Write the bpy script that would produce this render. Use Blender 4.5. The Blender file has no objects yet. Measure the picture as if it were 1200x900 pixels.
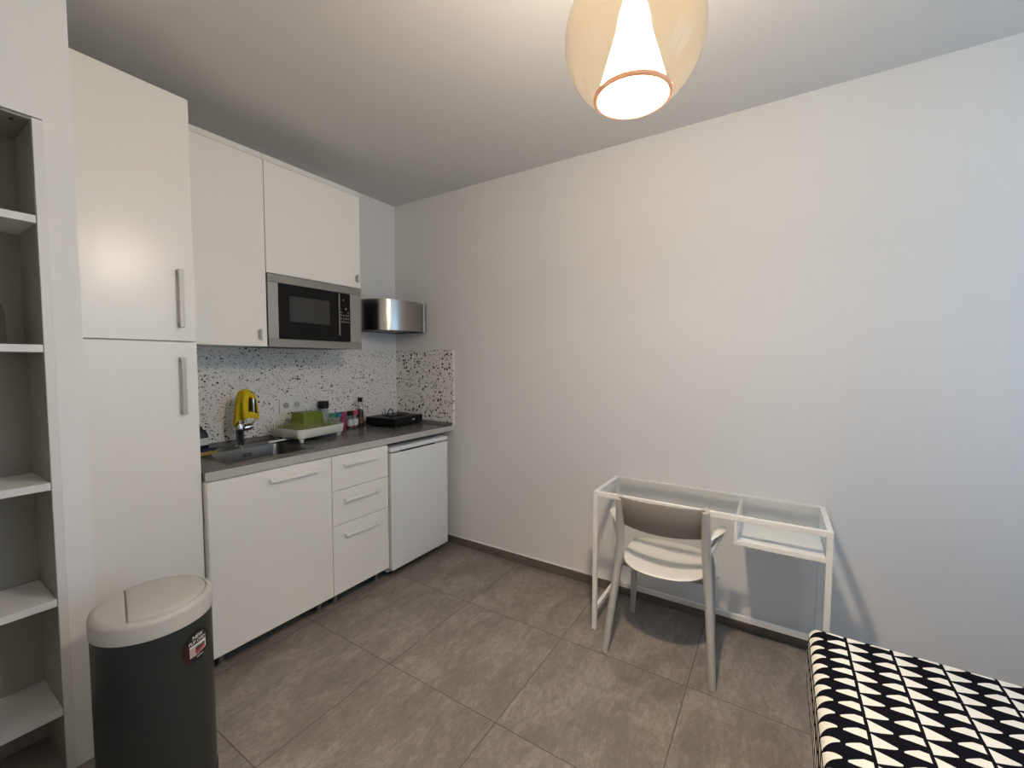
import bpy, bmesh, math, random
from mathutils import Vector, Matrix, Quaternion
random.seed(7)
PI = math.pi
SC = bpy.context.scene
COL = SC.collection

# ------------------------------------------------------------------ materials
def new_mat(name):
    m = bpy.data.materials.new(name); m.use_nodes = True
    nt = m.node_tree
    return m, nt, nt.nodes['Principled BSDF']

def bump_noise(nt, b, scale, strength, dist=0.002, detail=3):
    tc = nt.nodes.new('ShaderNodeTexCoord')
    n = nt.nodes.new('ShaderNodeTexNoise'); n.inputs['Scale'].default_value = scale; n.inputs['Detail'].default_value = detail
    bp = nt.nodes.new('ShaderNodeBump'); bp.inputs['Strength'].default_value = strength; bp.inputs['Distance'].default_value = dist
    nt.links.new(tc.outputs['Object'], n.inputs['Vector']); nt.links.new(n.outputs['Fac'], bp.inputs['Height'])
    nt.links.new(bp.outputs['Normal'], b.inputs['Normal'])

def mat(name, col, rough=0.5, metal=0.0, spec=0.5, bump=None, vary=0.0, vscale=8):
    m, nt, b = new_mat(name)
    b.inputs['Base Color'].default_value = (*col, 1); b.inputs['Roughness'].default_value = rough
    b.inputs['Metallic'].default_value = metal; b.inputs['Specular IOR Level'].default_value = spec
    if bump: bump_noise(nt, b, *bump)
    if vary:
        tc = nt.nodes.new('ShaderNodeTexCoord'); n = nt.nodes.new('ShaderNodeTexNoise'); n.inputs['Scale'].default_value = vscale
        n.inputs['Detail'].default_value = 4
        r = nt.nodes.new('ShaderNodeMapRange'); r.inputs['To Min'].default_value = 1 - vary; r.inputs['To Max'].default_value = 1 + vary
        mx = nt.nodes.new('ShaderNodeMix'); mx.data_type = 'RGBA'; mx.blend_type = 'MULTIPLY'; mx.inputs['Factor'].default_value = 1
        mx.inputs['A'].default_value = (*col, 1)
        nt.links.new(tc.outputs['Object'], n.inputs['Vector']); nt.links.new(n.outputs['Fac'], r.inputs['Value'])
        nt.links.new(r.outputs['Result'], mx.inputs['B']); nt.links.new(mx.outputs['Result'], b.inputs['Base Color'])
    return m

def mat_glass(name, tint=(1, 1, 1), ior=1.5, rough=0.0, haze=0.0, haze_col=(1, 1, 1), boost=1.0):
    """thin pane: straight-through transparency plus a Fresnel mirror, optionally a little white haze"""
    m = bpy.data.materials.new(name); m.use_nodes = True; nt = m.node_tree; nt.nodes.clear()
    out = nt.nodes.new('ShaderNodeOutputMaterial'); t = nt.nodes.new('ShaderNodeBsdfTransparent'); t.inputs['Color'].default_value = (*tint, 1)
    g = nt.nodes.new('ShaderNodeBsdfGlossy'); g.inputs['Roughness'].default_value = rough
    f = nt.nodes.new('ShaderNodeFresnel'); f.inputs['IOR'].default_value = ior
    mx = nt.nodes.new('ShaderNodeMixShader')
    mu = nt.nodes.new('ShaderNodeMath'); mu.operation = 'MULTIPLY'; mu.inputs[1].default_value = boost; mu.use_clamp = True
    ge = nt.nodes.new('ShaderNodeNewGeometry'); io = nt.nodes.new('ShaderNodeMapRange')   # same mirror strength from both faces of the sheet
    io.inputs['To Min'].default_value = ior; io.inputs['To Max'].default_value = 1 / ior
    nt.links.new(ge.outputs['Backfacing'], io.inputs['Value']); nt.links.new(io.outputs['Result'], f.inputs['IOR'])
    nt.links.new(f.outputs[0], mu.inputs[0]); nt.links.new(mu.outputs[0], mx.inputs[0])
    src = t
    if haze:
        d = nt.nodes.new('ShaderNodeBsdfTranslucent'); d.inputs['Color'].default_value = (*haze_col, 1)
        d2 = nt.nodes.new('ShaderNodeBsdfDiffuse'); d2.inputs['Color'].default_value = (*haze_col, 1)
        dm = nt.nodes.new('ShaderNodeMixShader'); nt.links.new(d.outputs[0], dm.inputs[1]); nt.links.new(d2.outputs[0], dm.inputs[2])
        h = nt.nodes.new('ShaderNodeMixShader'); h.inputs[0].default_value = haze
        nt.links.new(t.outputs[0], h.inputs[1]); nt.links.new(dm.outputs[0], h.inputs[2]); src = h
    nt.links.new(src.outputs[0], mx.inputs[1]); nt.links.new(g.outputs[0], mx.inputs[2]); nt.links.new(mx.outputs[0], out.inputs[0])
    return m

def mat_emit(name, col, s, fade=None):
    m = bpy.data.materials.new(name); m.use_nodes = True; nt = m.node_tree; nt.nodes.clear()
    out = nt.nodes.new('ShaderNodeOutputMaterial'); e = nt.nodes.new('ShaderNodeEmission')
    e.inputs[0].default_value = (*col, 1); e.inputs[1].default_value = s
    if fade:      # the opal glass glows most where the bulb sits and less towards the neck
        tc = nt.nodes.new('ShaderNodeTexCoord'); sp = nt.nodes.new('ShaderNodeSeparateXYZ'); mr = nt.nodes.new('ShaderNodeMapRange'); mr.interpolation_type = 'SMOOTHSTEP'
        mr.inputs['From Min'].default_value = fade[0]; mr.inputs['From Max'].default_value = fade[1]; mr.inputs['To Min'].default_value = s; mr.inputs['To Max'].default_value = s * fade[2]
        nt.links.new(tc.outputs['Object'], sp.inputs[0]); nt.links.new(sp.outputs[2], mr.inputs['Value']); nt.links.new(mr.outputs['Result'], e.inputs[1])
    nt.links.new(e.outputs[0], out.inputs[0]); return m

class G:
    """tiny helper for maths node graphs"""
    def __init__(s, nt): s.nt = nt
    def m(s, op, a, b=None, clamp=False):
        n = s.nt.nodes.new('ShaderNodeMath'); n.operation = op; n.use_clamp = clamp
        for i, v in enumerate((a, b)):
            if v is None: continue
            if isinstance(v, (int, float)): n.inputs[i].default_value = v
            else: s.nt.links.new(v, n.inputs[i])
        return n.outputs[0]

def mat_floor():
    m, nt, b = new_mat('floor_tile'); g = G(nt); L = nt.links.new
    tc = nt.nodes.new('ShaderNodeTexCoord'); sp = nt.nodes.new('ShaderNodeSeparateXYZ'); L(tc.outputs['Object'], sp.inputs[0])
    def line(o, off):
        a = g.m('ADD', o, off); f = g.m('FLOORED_MODULO', a, 0.6)
        f = g.m('ABSOLUTE', g.m('SUBTRACT', f, 0.3)); return g.m('GREATER_THAN', f, 0.3 - 0.0017)
    gr = g.m('MAXIMUM', line(sp.outputs[0], 0.58), line(sp.outputs[1], 1.226))
    cx = g.m('FLOOR', g.m('DIVIDE', g.m('ADD', sp.outputs[0], 0.58), 0.6)); cy = g.m('FLOOR', g.m('DIVIDE', g.m('ADD', sp.outputs[1], 1.226), 0.6))
    cb = nt.nodes.new('ShaderNodeCombineXYZ'); L(cx, cb.inputs[0]); L(cy, cb.inputs[1])
    wn = nt.nodes.new('ShaderNodeTexWhiteNoise'); wn.noise_dimensions = '2D'; L(cb.outputs[0], wn.inputs['Vector'])
    va = nt.nodes.new('ShaderNodeVectorMath'); va.operation = 'MULTIPLY_ADD'; L(wn.outputs['Color'], va.inputs[0]); va.inputs[1].default_value = (9, 9, 9); L(tc.outputs['Object'], va.inputs[2])
    mp = nt.nodes.new('ShaderNodeMapping'); mp.inputs['Scale'].default_value = (1.0, 2.0, 1.0); L(va.outputs[0], mp.inputs['Vector'])
    n1 = nt.nodes.new('ShaderNodeTexNoise'); n1.inputs['Scale'].default_value = 3.2; n1.inputs['Detail'].default_value = 8; n1.inputs['Roughness'].default_value = 0.62; n1.inputs['Distortion'].default_value = 0.6
    L(mp.outputs[0], n1.inputs['Vector'])
    n2 = nt.nodes.new('ShaderNodeTexNoise'); n2.inputs['Scale'].default_value = 26; n2.inputs['Detail'].default_value = 6; n2.inputs['Roughness'].default_value = 0.7; L(mp.outputs[0], n2.inputs['Vector'])
    n3 = nt.nodes.new('ShaderNodeTexNoise'); n3.inputs['Scale'].default_value = 140; n3.inputs['Detail'].default_value = 2; L(tc.outputs['Object'], n3.inputs['Vector'])
    v = g.m('ADD', g.m('MULTIPLY', n1.outputs['Fac'], 0.44), g.m('ADD', g.m('MULTIPLY', n2.outputs['Fac'], 0.38), g.m('MULTIPLY', n3.outputs['Fac'], 0.18)))
    cr = nt.nodes.new('ShaderNodeValToRGB'); e = cr.color_ramp.elements
    e[0].position = 0.36; e[0].color = (0.140, 0.124, 0.108, 1); e[1].position = 0.66; e[1].color = (0.350, 0.322, 0.288, 1)
    x = e.new(0.5); x.color = (0.212, 0.190, 0.166, 1)
    L(v, cr.inputs[0])
    mx = nt.nodes.new('ShaderNodeMix'); mx.data_type = 'RGBA'; L(gr, mx.inputs['Factor']); L(cr.outputs[0], mx.inputs['A']); mx.inputs['B'].default_value = (0.075, 0.062, 0.052, 1)
    L(mx.outputs['Result'], b.inputs['Base Color'])
    ro = g.m('ADD', g.m('MULTIPLY', n2.outputs['Fac'], 0.25), 0.36); L(ro, b.inputs['Roughness']); b.inputs['Specular IOR Level'].default_value = 0.4
    bp = nt.nodes.new('ShaderNodeBump'); bp.inputs['Strength'].default_value = 0.25; bp.inputs['Distance'].default_value = 0.002
    L(g.m('SUBTRACT', n2.outputs['Fac'], gr), bp.inputs['Height']); L(bp.outputs[0], b.inputs['Normal'])
    return m

def mat_terrazzo():
    m, nt, b = new_mat('terrazzo_panel'); g = G(nt); L = nt.links.new
    tc = nt.nodes.new('ShaderNodeTexCoord')
    n = nt.nodes.new('ShaderNodeTexNoise'); n.inputs['Scale'].default_value = 90; n.inputs['Detail'].default_value = 1; L(tc.outputs['Object'], n.inputs['Vector'])
    wob = nt.nodes.new('ShaderNodeVectorMath'); wob.operation = 'MULTIPLY_ADD'; L(n.outputs['Color'], wob.inputs[0]); wob.inputs[1].default_value = (0.008,) * 3; L(tc.outputs['Object'], wob.inputs[2])
    def chips(scale, thr, keep):
        v = nt.nodes.new('ShaderNodeTexVoronoi'); v.inputs['Scale'].default_value = scale; v.inputs['Randomness'].default_value = 1
        L(wob.outputs[0], v.inputs['Vector'])
        s = nt.nodes.new('ShaderNodeSeparateColor'); L(v.outputs['Color'], s.inputs[0])
        size = g.m('MULTIPLY', g.m('ADD', g.m('MULTIPLY', s.outputs[0], 0.75), 0.25), thr)
        return g.m('MULTIPLY', g.m('LESS_THAN', v.outputs['Distance'], size), g.m('LESS_THAN', s.outputs[1], keep)), s.outputs[2]
    cl = nt.nodes.new('ShaderNodeTexNoise'); cl.inputs['Scale'].default_value = 7.5; cl.inputs['Detail'].default_value = 2; L(tc.outputs['Object'], cl.inputs['Vector'])
    dens = g.m('ADD', g.m('MULTIPLY', g.m('SUBTRACT', cl.outputs['Fac'], 0.5), 1.5), 0.5, True)
    a, ca = chips(44, 0.46, g.m('MULTIPLY', dens, 0.62)); c, cc = chips(72, 0.50, g.m('ADD', g.m('MULTIPLY', dens, 0.46), 0.12)); d, cd = chips(120, 0.42, 0.45)
    base = nt.nodes.new('ShaderNodeRGB'); base.outputs[0].default_value = (0.82, 0.80, 0.765, 1)
    cur = base.outputs[0]
    for f, cv, lo, hi in ((d, cd, 0.03, 0.40), (c, cc, 0.004, 0.07), (a, ca, 0.004, 0.03)):
        k = g.m('ADD', g.m('MULTIPLY', g.m('MULTIPLY', cv, cv), hi - lo), lo)
        cb = nt.nodes.new('ShaderNodeCombineColor'); L(k, cb.inputs[0]); L(k, cb.inputs[1]); L(k, cb.inputs[2])
        mx = nt.nodes.new('ShaderNodeMix'); mx.data_type = 'RGBA'; L(f, mx.inputs['Factor']); L(cur, mx.inputs['A']); L(cb.outputs[0], mx.inputs['B'])
        cur = mx.outputs['Result']
    L(cur, b.inputs['Base Color']); b.inputs['Roughness'].default_value = 0.35; b.inputs['Specular IOR Level'].default_value = 0.4
    return m

def mat_sails():
    """black cloth with rows of cream sail-shaped triangles either side of thin black lines; UV in metres"""
    m, nt, b = new_mat('sail_print_cloth'); g = G(nt); L = nt.links.new
    uv = nt.nodes.new('ShaderNodeUVMap'); sp = nt.nodes.new('ShaderNodeSeparateXYZ'); L(uv.outputs[0], sp.inputs[0])
    tcn = nt.nodes.new('ShaderNodeTexNoise'); tcn.inputs['Scale'].default_value = 14; L(uv.outputs[0], tcn.inputs['Vector'])
    jit = g.m('MULTIPLY', g.m('SUBTRACT', tcn.outputs['Fac'], 0.5), 0.008)
    x = g.m('ADD', sp.outputs[0], jit); v = g.m('ADD', sp.outputs[1], g.m('MULTIPLY', jit, 0.5))
    P, R = 0.1195, 0.0513
    t = g.m('SUBTRACT', g.m('FLOORED_MODULO', g.m('ADD', v, P / 2), P), P / 2)
    def tri(tt, w, h_lo, h_hi, off):
        # 0 at the tip .. 1 at the base beside the thin line; h_lo / h_hi = depth below / above the tip at the base
        a = g.m('SUBTRACT', 1.0, g.m('DIVIDE', g.m('SUBTRACT', tt, 0.0042), w))
        inside = g.m('MULTIPLY', g.m('GREATER_THAN', a, 0.0), g.m('LESS_THAN', a, 1.0))
        s = g.m('SUBTRACT', g.m('FLOORED_MODULO', g.m('ADD', x, off + R / 2), R), R / 2)
        ac = g.m('POWER', g.m('MAXIMUM', a, 0.0), 0.85)
        up = g.m('LESS_THAN', s, g.m('ADD', g.m('MULTIPLY', ac, h_hi), 0.0022)); dn = g.m('GREATER_THAN', s, g.m('SUBTRACT', g.m('MULTIPLY', ac, -h_lo), 0.0022))
        return g.m('MULTIPLY', inside, g.m('MULTIPLY', up, dn))
    left = tri(g.m('MULTIPLY', t, -1), 0.0500, 0.001, 0.034, 0.930)
    right = tri(t, 0.0500, 0.023, 0.017, 0.927)
    w = g.m('MAXIMUM', left, right)
    mx = nt.nodes.new('ShaderNodeMix'); mx.data_type = 'RGBA'; L(w, mx.inputs['Factor'])
    mx.inputs['A'].default_value = (0.006, 0.006, 0.009, 1); mx.inputs['B'].default_value = (0.80, 0.78, 0.70, 1)
    L(mx.outputs['Result'], b.inputs['Base Color']); b.inputs['Roughness'].default_value = 0.95; b.inputs['Specular IOR Level'].default_value = 0.05
    return m

M = {}
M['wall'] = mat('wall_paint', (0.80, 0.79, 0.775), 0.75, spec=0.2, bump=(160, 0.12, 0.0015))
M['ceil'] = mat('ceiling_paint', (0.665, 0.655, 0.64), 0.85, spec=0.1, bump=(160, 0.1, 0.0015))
M['plaster'] = mat('niche_plaster', (0.87, 0.865, 0.85), 0.8, spec=0.15, bump=(110, 0.35, 0.003))
M['floor'] = mat_floor()
M['skirt'] = mat('skirting_tile', (0.150, 0.128, 0.108), 0.4, vary=0.25, vscale=14)
M['caulk'] = mat('caulk', (0.78, 0.77, 0.75), 0.6)
M['front'] = mat('cream_cabinet_front', (0.86, 0.835, 0.775), 0.28, spec=0.5)
M['carcass'] = mat('cabinet_carcass', (0.76, 0.745, 0.70), 0.45)
M['shelfwhite'] = mat('white_laminate', (0.78, 0.775, 0.755), 0.45)
M['taupe'] = mat('bookcase_inside_taupe', (0.30, 0.285, 0.25), 0.5)  # inside faces of the bookcase, darker than its white front edges
M['fridge'] = mat('fridge_white', (0.80, 0.81, 0.81), 0.32)
M['steel'] = mat('brushed_steel', (0.36, 0.345, 0.32), 0.42, metal=0.8)
M['steeldark'] = mat('hood_steel', (0.42, 0.40, 0.37), 0.24, metal=1)
M['chrome'] = mat('chrome', (0.72, 0.72, 0.72), 0.07, metal=1)
M['sink'] = mat('sink_steel', (0.17, 0.165, 0.155), 0.33, metal=1)
M['trimsteel'] = mat('microwave_trim', (0.29, 0.275, 0.25), 0.45, metal=0.7)
M['handle'] = mat('handle_nickel', (0.46, 0.45, 0.42), 0.5, metal=0.5)
M['handlew'] = mat('handle_white_metal', (0.88, 0.86, 0.81), 0.35)
M['black'] = mat('black_gloss', (0.004, 0.004, 0.004), 0.22, spec=0.18)
M['blackmat'] = mat('black_matt', (0.006, 0.006, 0.006), 0.42, spec=0.35)
M['mwwin'] = mat('microwave_window', (0.022, 0.022, 0.021), 0.3)
M['mark'] = mat('panel_marks', (0.28, 0.28, 0.28), 0.5)
M['worktop'] = mat('grey_worktop', (0.150, 0.147, 0.140), 0.27, spec=0.5, vary=0.12, vscale=60)
M['edgeband'] = mat('grey_edge_band', (0.47, 0.455, 0.43), 0.35)
M['terrazzo'] = mat_terrazzo()
M['socket'] = mat('socket_white', (0.76, 0.76, 0.74), 0.35)
M['socketin'] = mat('socket_recess', (0.42, 0.42, 0.40), 0.5)
M['desk'] = mat('white_powder_coat', (0.80, 0.79, 0.76), 0.4)
M['pane'] = mat_glass('clear_glass', (0.975, 0.987, 0.98), 1.40)
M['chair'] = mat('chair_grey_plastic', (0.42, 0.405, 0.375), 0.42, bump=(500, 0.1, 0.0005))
M['chairbackshade'] = mat('chair_back_shaded', (0.22, 0.21, 0.192), 0.42, bump=(500, 0.1, 0.0005))  # same plastic darkened: shade on the backrest's rear put into the colour
M['chairseatlit'] = mat('chair_seat_lit', (0.72, 0.70, 0.66), 0.42, bump=(500, 0.1, 0.0005))  # same plastic lightened: lamplight on seat and armrests put into the colour
M['binbody'] = mat('bin_dark_steel', (0.034, 0.040, 0.040), 0.38, metal=0.35)
M['binlid'] = mat('bin_grey_lid', (0.50, 0.49, 0.455), 0.42)
M['binring'] = mat('bin_black_ring', (0.015, 0.015, 0.015), 0.5)
M['sails'] = mat_sails()
M['wood'] = mat('bed_wood', (0.42, 0.30, 0.19), 0.5, vary=0.2)
M['yellow'] = mat('yellow_cloth', (0.62, 0.46, 0.02), 0.95, spec=0.1, bump=(700, 0.4, 0.001))
M['rack'] = mat('rack_white_plastic', (0.80, 0.80, 0.72), 0.35)
M['grass'] = mat('rack_green_blades', (0.235, 0.255, 0.095), 0.5)
M['olive'] = mat('olive_plastic', (0.135, 0.185, 0.006), 0.45)
M['jarlabel'] = mat('jar_label', (0.60, 0.61, 0.58), 0.5)
M['spice'] = mat('brown_spice', (0.16, 0.060, 0.02), 0.4)
M['clear'] = mat_glass('jar_glass', (0.86, 0.89, 0.87), 1.45, haze=0.10)
M['green'] = mat('green_lid', (0.06, 0.30, 0.16), 0.4)
M['teal'] = mat('teal_lid', (0.02, 0.20, 0.30), 0.4)
M['magenta'] = mat('magenta_lid', (0.33, 0.02, 0.09), 0.4)
M['pink'] = mat('pink_lid', (0.62, 0.08, 0.13), 0.4)
M['red'] = mat('red_cap', (0.50, 0.02, 0.02), 0.4)
M['brownbot'] = mat('brown_bottle', (0.025, 0.014, 0.008), 0.15)
M['soapbody'] = mat('dark_soap', (0.012, 0.016, 0.03), 0.2)
M['palegreen'] = mat_glass('pale_green_plastic', (0.72, 0.80, 0.66), 1.45, haze=0.35, haze_col=(0.6, 0.66, 0.5))
M['sponge'] = mat('yellow_sponge', (0.36, 0.27, 0.06), 0.95, bump=(300, 0.8, 0.004))
M['scour'] = mat('blue_scourer', (0.02, 0.025, 0.06), 0.95, bump=(300, 0.8, 0.004))
M['smoke'] = mat_glass('grey_bottle_glass', (0.84, 0.85, 0.84), 1.5)
M['globe'] = mat_glass('lamp_globe_glass', (0.93, 0.86, 0.74), 1.42, haze=0.008, haze_col=(1.0, 0.88, 0.68), boost=0.8)
M['ring'] = mat('lamp_glass_rim', (0.90, 0.60, 0.38), 0.3)
_nt = M['ring'].node_tree; _tr = _nt.nodes.new('ShaderNodeBsdfTranslucent'); _tr.inputs[0].default_value = (1, .72, .48, 1); _mx = _nt.nodes.new('ShaderNodeMixShader'); _mx.inputs[0].default_value = .06
_nt.links.new(_nt.nodes['Principled BSDF'].outputs[0], _mx.inputs[1]); _nt.links.new(_tr.outputs[0], _mx.inputs[2]); _nt.links.new(_mx.outputs[0], _nt.nodes['Material Output'].inputs[0])
M['cone'] = mat_emit('lamp_opal_cone', (1.0, 0.88, 0.775), 160.0, (0.03, 0.21, 0.07))
M['bulb'] = mat_emit('lamp_bulb', (1.0, 0.80, 0.58), 2600.0)
M['cord'] = mat('lamp_white_metal', (0.75, 0.74, 0.70), 0.4)
M['stickblack'] = mat('sticker_black', (0.004, 0.002, 0.002), 0.5)
M['stickmaroon'] = mat('sticker_maroon', (0.035, 0.006, 0.007), 0.4)
M['stickwhite'] = mat('sticker_white', (0.72, 0.70, 0.68), 0.5)
M['stickpink'] = mat('sticker_pinkish', (0.46, 0.33, 0.32), 0.5)
M['stickred'] = mat('sticker_red', (0.42, 0.05, 0.06), 0.5)
M['stickgreen'] = mat('sticker_dark_green', (0.03, 0.05, 0.04), 0.5)
M['pvc'] = mat('window_white', (0.8, 0.8, 0.8), 0.35)
M['hole'] = mat('pin_hole', (0.02, 0.02, 0.018), 0.8)

# ------------------------------------------------------------------ mesh builder
class B:
    def __init__(s, off=(0, 0, 0)):
        s.bm = bmesh.new(); s.off = Vector(off)
        s.uv = None
    def v(s, p): return s.bm.verts.new(Vector(p) - s.off)
    def face(s, vs):
        try: return s.bm.faces.new(vs)
        except ValueError: return None
    def poly(s, pts): return s.face([s.v(p) for p in pts])
    def box(s, x0, x1, y0, y1, z0, z1):
        x0, x1 = sorted((x0, x1)); y0, y1 = sorted((y0, y1)); z0, z1 = sorted((z0, z1))
        p = [s.v((x, y, z)) for z in (z0, z1) for y in (y0, y1) for x in (x0, x1)]
        for f in ((0, 2, 3, 1), (4, 5, 7, 6), (0, 1, 5, 4), (2, 6, 7, 3), (0, 4, 6, 2), (1, 3, 7, 5)): s.face([p[i] for i in f])
        return s
    def prism(s, pts, z0, z1):
        """pts counter-clockwise in xy, extruded z0..z1"""
        a = [s.v((x, y, z0)) for x, y in pts]; b = [s.v((x, y, z1)) for x, y in pts]; n = len(pts)
        s.face(a[::-1]); s.face(b)
        for i in range(n): s.face([a[i], a[(i + 1) % n], b[(i + 1) % n], b[i]])
        return s
    def rings(s, rings, closed=True, cap0=True, cap1=True):
        vs = [[s.v(p) for p in r] for r in rings]; n = len(vs[0])
        for a, b in zip(vs, vs[1:]):
            for i in range(n if closed else n - 1): s.face([a[i], a[(i + 1) % n], b[(i + 1) % n], b[i]])
        if cap0: s.face(vs[0][::-1])
        if cap1: s.face(vs[-1])
        return s
    def lathe(s, prof, c=(0, 0, 0), seg=32, axis='z', cap0=True, cap1=True):
        R = []
        for r, h in prof:
            ring = []
            for i in range(seg):
                a = 2 * PI * i / seg; x, y = r * math.cos(a), r * math.sin(a)
                if axis == 'z': q = (x, y, h)
                elif axis == 'y': q = (x, h, -y)
                else: q = (h, x, y)
                ring.append(Vector(c) + Vector(q))
            R.append(ring)
        return s.rings(R, True, cap0 and prof[0][0] > 1e-6, cap1 and prof[-1][0] > 1e-6)
    def tube(s, pts, r, seg=10, r2=None, side=None, cap=True):
        """sweep; r number or list; r2 second radius (ellipse) with `side` the direction of r"""
        P = [Vector(p) for p in pts]; n = len(P)
        rs = r if isinstance(r, (list, tuple)) else [r] * n
        r2s = rs if r2 is None else (r2 if isinstance(r2, (list, tuple)) else [r2] * n)
        R = []; u = None
        for i in range(n):
            t = (P[min(i + 1, n - 1)] - P[max(i - 1, 0)]).normalized()
            if side is not None: u = Vector(side)
            elif u is None: u = Vector((0, 0, 1)) if abs(t.z) < 0.9 else Vector((1, 0, 0))
            u = (u - t * u.dot(t)).normalized(); w = t.cross(u)
            R.append([P[i] + u * rs[i] * math.cos(2 * PI * k / seg) + w * r2s[i] * math.sin(2 * PI * k / seg) for k in range(seg)])
        return s.rings(R, True, cap, cap)
    def grid(s, f, nu, nv, thick=None):
        """f(u,v) -> point, u,v in 0..1"""
        V = [[s.v(f(i / nu, j / nv)) for j in range(nv + 1)] for i in range(nu + 1)]
        for i in range(nu):
            for j in range(nv): s.face([V[i][j], V[i + 1][j], V[i + 1][j + 1], V[i][j + 1]])
        return s

def link(name, b, m, parent=None, bevel=0, seg=2, smooth=35, solid=0, subsurf=0):
    bmesh.ops.recalc_face_normals(b.bm, faces=b.bm.faces[:]) if not getattr(b, 'keep', False) else None
    me = bpy.data.meshes.new(name); b.bm.to_mesh(me); b.bm.free()
    ms = m if isinstance(m, (list, tuple)) else [m]
    for x in ms: me.materials.append(x)
    o = bpy.data.objects.new(name, me); COL.objects.link(o)
    if parent is not None: o.parent = parent
    if smooth:
        me.polygons.foreach_set('use_smooth', [True] * len(me.polygons)); me.set_sharp_from_angle(angle=math.radians(smooth))
    if solid:
        k = o.modifiers.new('thickness', 'SOLIDIFY'); k.thickness = solid; k.offset = 0
    if bevel:
        k = o.modifiers.new('edges', 'BEVEL'); k.width = bevel; k.segments = seg; k.limit_method = 'ANGLE'; k.angle_limit = math.radians(40); k.harden_normals = True
    if subsurf:
        k = o.modifiers.new('smooth', 'SUBSURF'); k.levels = subsurf; k.render_levels = subsurf
    return o

def tag(o, label, cat, group=None, kind=None):
    o['label'] = label; o['category'] = cat
    if group: o['group'] = group
    if kind: o['kind'] = kind
    return o
def thing(name, label, cat, loc=(0, 0, 0), rz=0, group=None):
    o = bpy.data.objects.new(name, None); COL.objects.link(o); o.empty_display_size = 0.1
    o.location = loc; o.rotation_euler = (0, 0, rz)
    return tag(o, label, cat, group)
def struct(name, b, m, parent=None, label=None, **k):
    o = link(name, b, m, parent, **k)
    if parent is None: o['kind'] = 'structure'
    if label: o['label'] = label
    return o
def rrect(x0, x1, y0, y1, r, n=5):
    pts = []
    for cx, cy, a0 in ((x1 - r, y0 + r, -90), (x1 - r, y1 - r, 0), (x0 + r, y1 - r, 90), (x0 + r, y0 + r, 180)):
        for i in range(n + 1):
            a = math.radians(a0 + 90 * i / n); pts.append((cx + r * math.cos(a), cy + r * math.sin(a)))
    return pts

# ------------------------------------------------------------------ dimensions
ZC = 2.686                       # ceiling
XL, YB = -3.05, -4.55            # left wall, window wall
XE = -0.657                      # right end of drawers and wall cabinets
XS = XE - 0.4; XT = -1.663       # sink | drawer joint, tall | sink joint
F = 0.634; U = 0.394             # door planes
ZW = 0.9224                      # worktop top

# ------------------------------------------------------------------ room shell
struct('floor', B().box(XL - .1, .1, YB - .1, .1, -.08, 0), M['floor'], label='grey brown stone-look floor tiles', smooth=0)
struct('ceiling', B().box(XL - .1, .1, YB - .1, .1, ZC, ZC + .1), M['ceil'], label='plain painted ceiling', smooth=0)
struct('wall_kitchen', B().box(XL - .1, .1, 0, .1, 0, ZC), M['wall'], label='white wall behind the kitchen units', smooth=0)
struct('wall_right', B().box(0, .1, YB, 0, 0, ZC), M['wall'], label='long blank white wall behind the desk', smooth=0)
struct('wall_left', B().box(XL - .1, XL, YB, 0, 0, ZC), M['wall'], label='white wall beyond the bookcase', smooth=0)
WX0, WX1, WZ0, WZ1 = -1.75, -0.25, 0.85, 2.38
b = B()
b.box(XL - .1, WX0, YB - .2, YB, 0, ZC); b.box(WX1, .1, YB - .2, YB, 0, ZC); b.box(WX0, WX1, YB - .2, YB, 0, WZ0); b.box(WX0, WX1, YB - .2, YB, WZ1, ZC)
struct('wall_window', b, M['wall'], label='wall with the window that lets in the daylight', smooth=0)
w = thing('window_1', 'white framed window beside the bed', 'window', ((WX0 + WX1) / 2, YB - .12, WZ0)); w['kind'] = 'structure'
b = B(w.location)
for x0, x1 in ((WX0, WX0 + .06), (WX1 - .06, WX1), ((WX0 + WX1) / 2 - .045, (WX0 + WX1) / 2 + .045)): b.box(x0, x1, YB - .15, YB - .09, WZ0, WZ1)
for z0, z1 in ((WZ0, WZ0 + .06), (WZ1 - .06, WZ1)): b.box(WX0 + .06, WX1 - .06, YB - .15, YB - .09, z0, z1)
link('window_frame', b, M['pvc'], w, bevel=.004)
for x0, x1 in ((WX0 + .06, (WX0 + WX1) / 2 - .045), ((WX0 + WX1) / 2 + .045, WX1 - .06)):
    link('pane', B(w.location).box(x0, x1, YB - .125, YB - .119, WZ0 + .06, WZ1 - .06), M['pane'], w, smooth=0)
# skirting of the long wall, with its white caulk line
b = B(); b.box(-.011, 0, YB, -.02, 0, .058)
s = struct('baseboard_right', b, M['skirt'], label='dark tile skirting along the long wall', bevel=.002)
b = B(); b.prism([(-.011, YB), (0, YB), (0, -.02), (-.011, -.02)], .0582, .066); link('caulk_line', b, M['caulk'], s, bevel=.003)
# plaster pier and header round the recessed bookcase
b = B(); yN = -.70
b.box(-2.109, -2.040, yN, 0, 0, ZC); b.box(-2.99, -2.109, yN, 0, 2.184, ZC); b.box(XL, -2.99, yN, 0, 0, ZC)
struct('wall_alcove', b, M['plaster'], label='rough white plaster framing the recessed bookcase', smooth=0)

# terrazzo splashbacks
b = B(); b.box(XT, -1.2262, -.010, 0, ZW, 1.5005); b.box(-1.2248, 0, -.010, 0, ZW, 1.5005)
struct('trim_1', b, M['terrazzo'], label='speckled splashback panel behind the sink and hob', smooth=0)
struct('trim_2', B().box(-.010, 0, -.630, -.010, ZW, 1.5005), M['terrazzo'], label='speckled splashback panel on the side of the corner', smooth=0)

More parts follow.
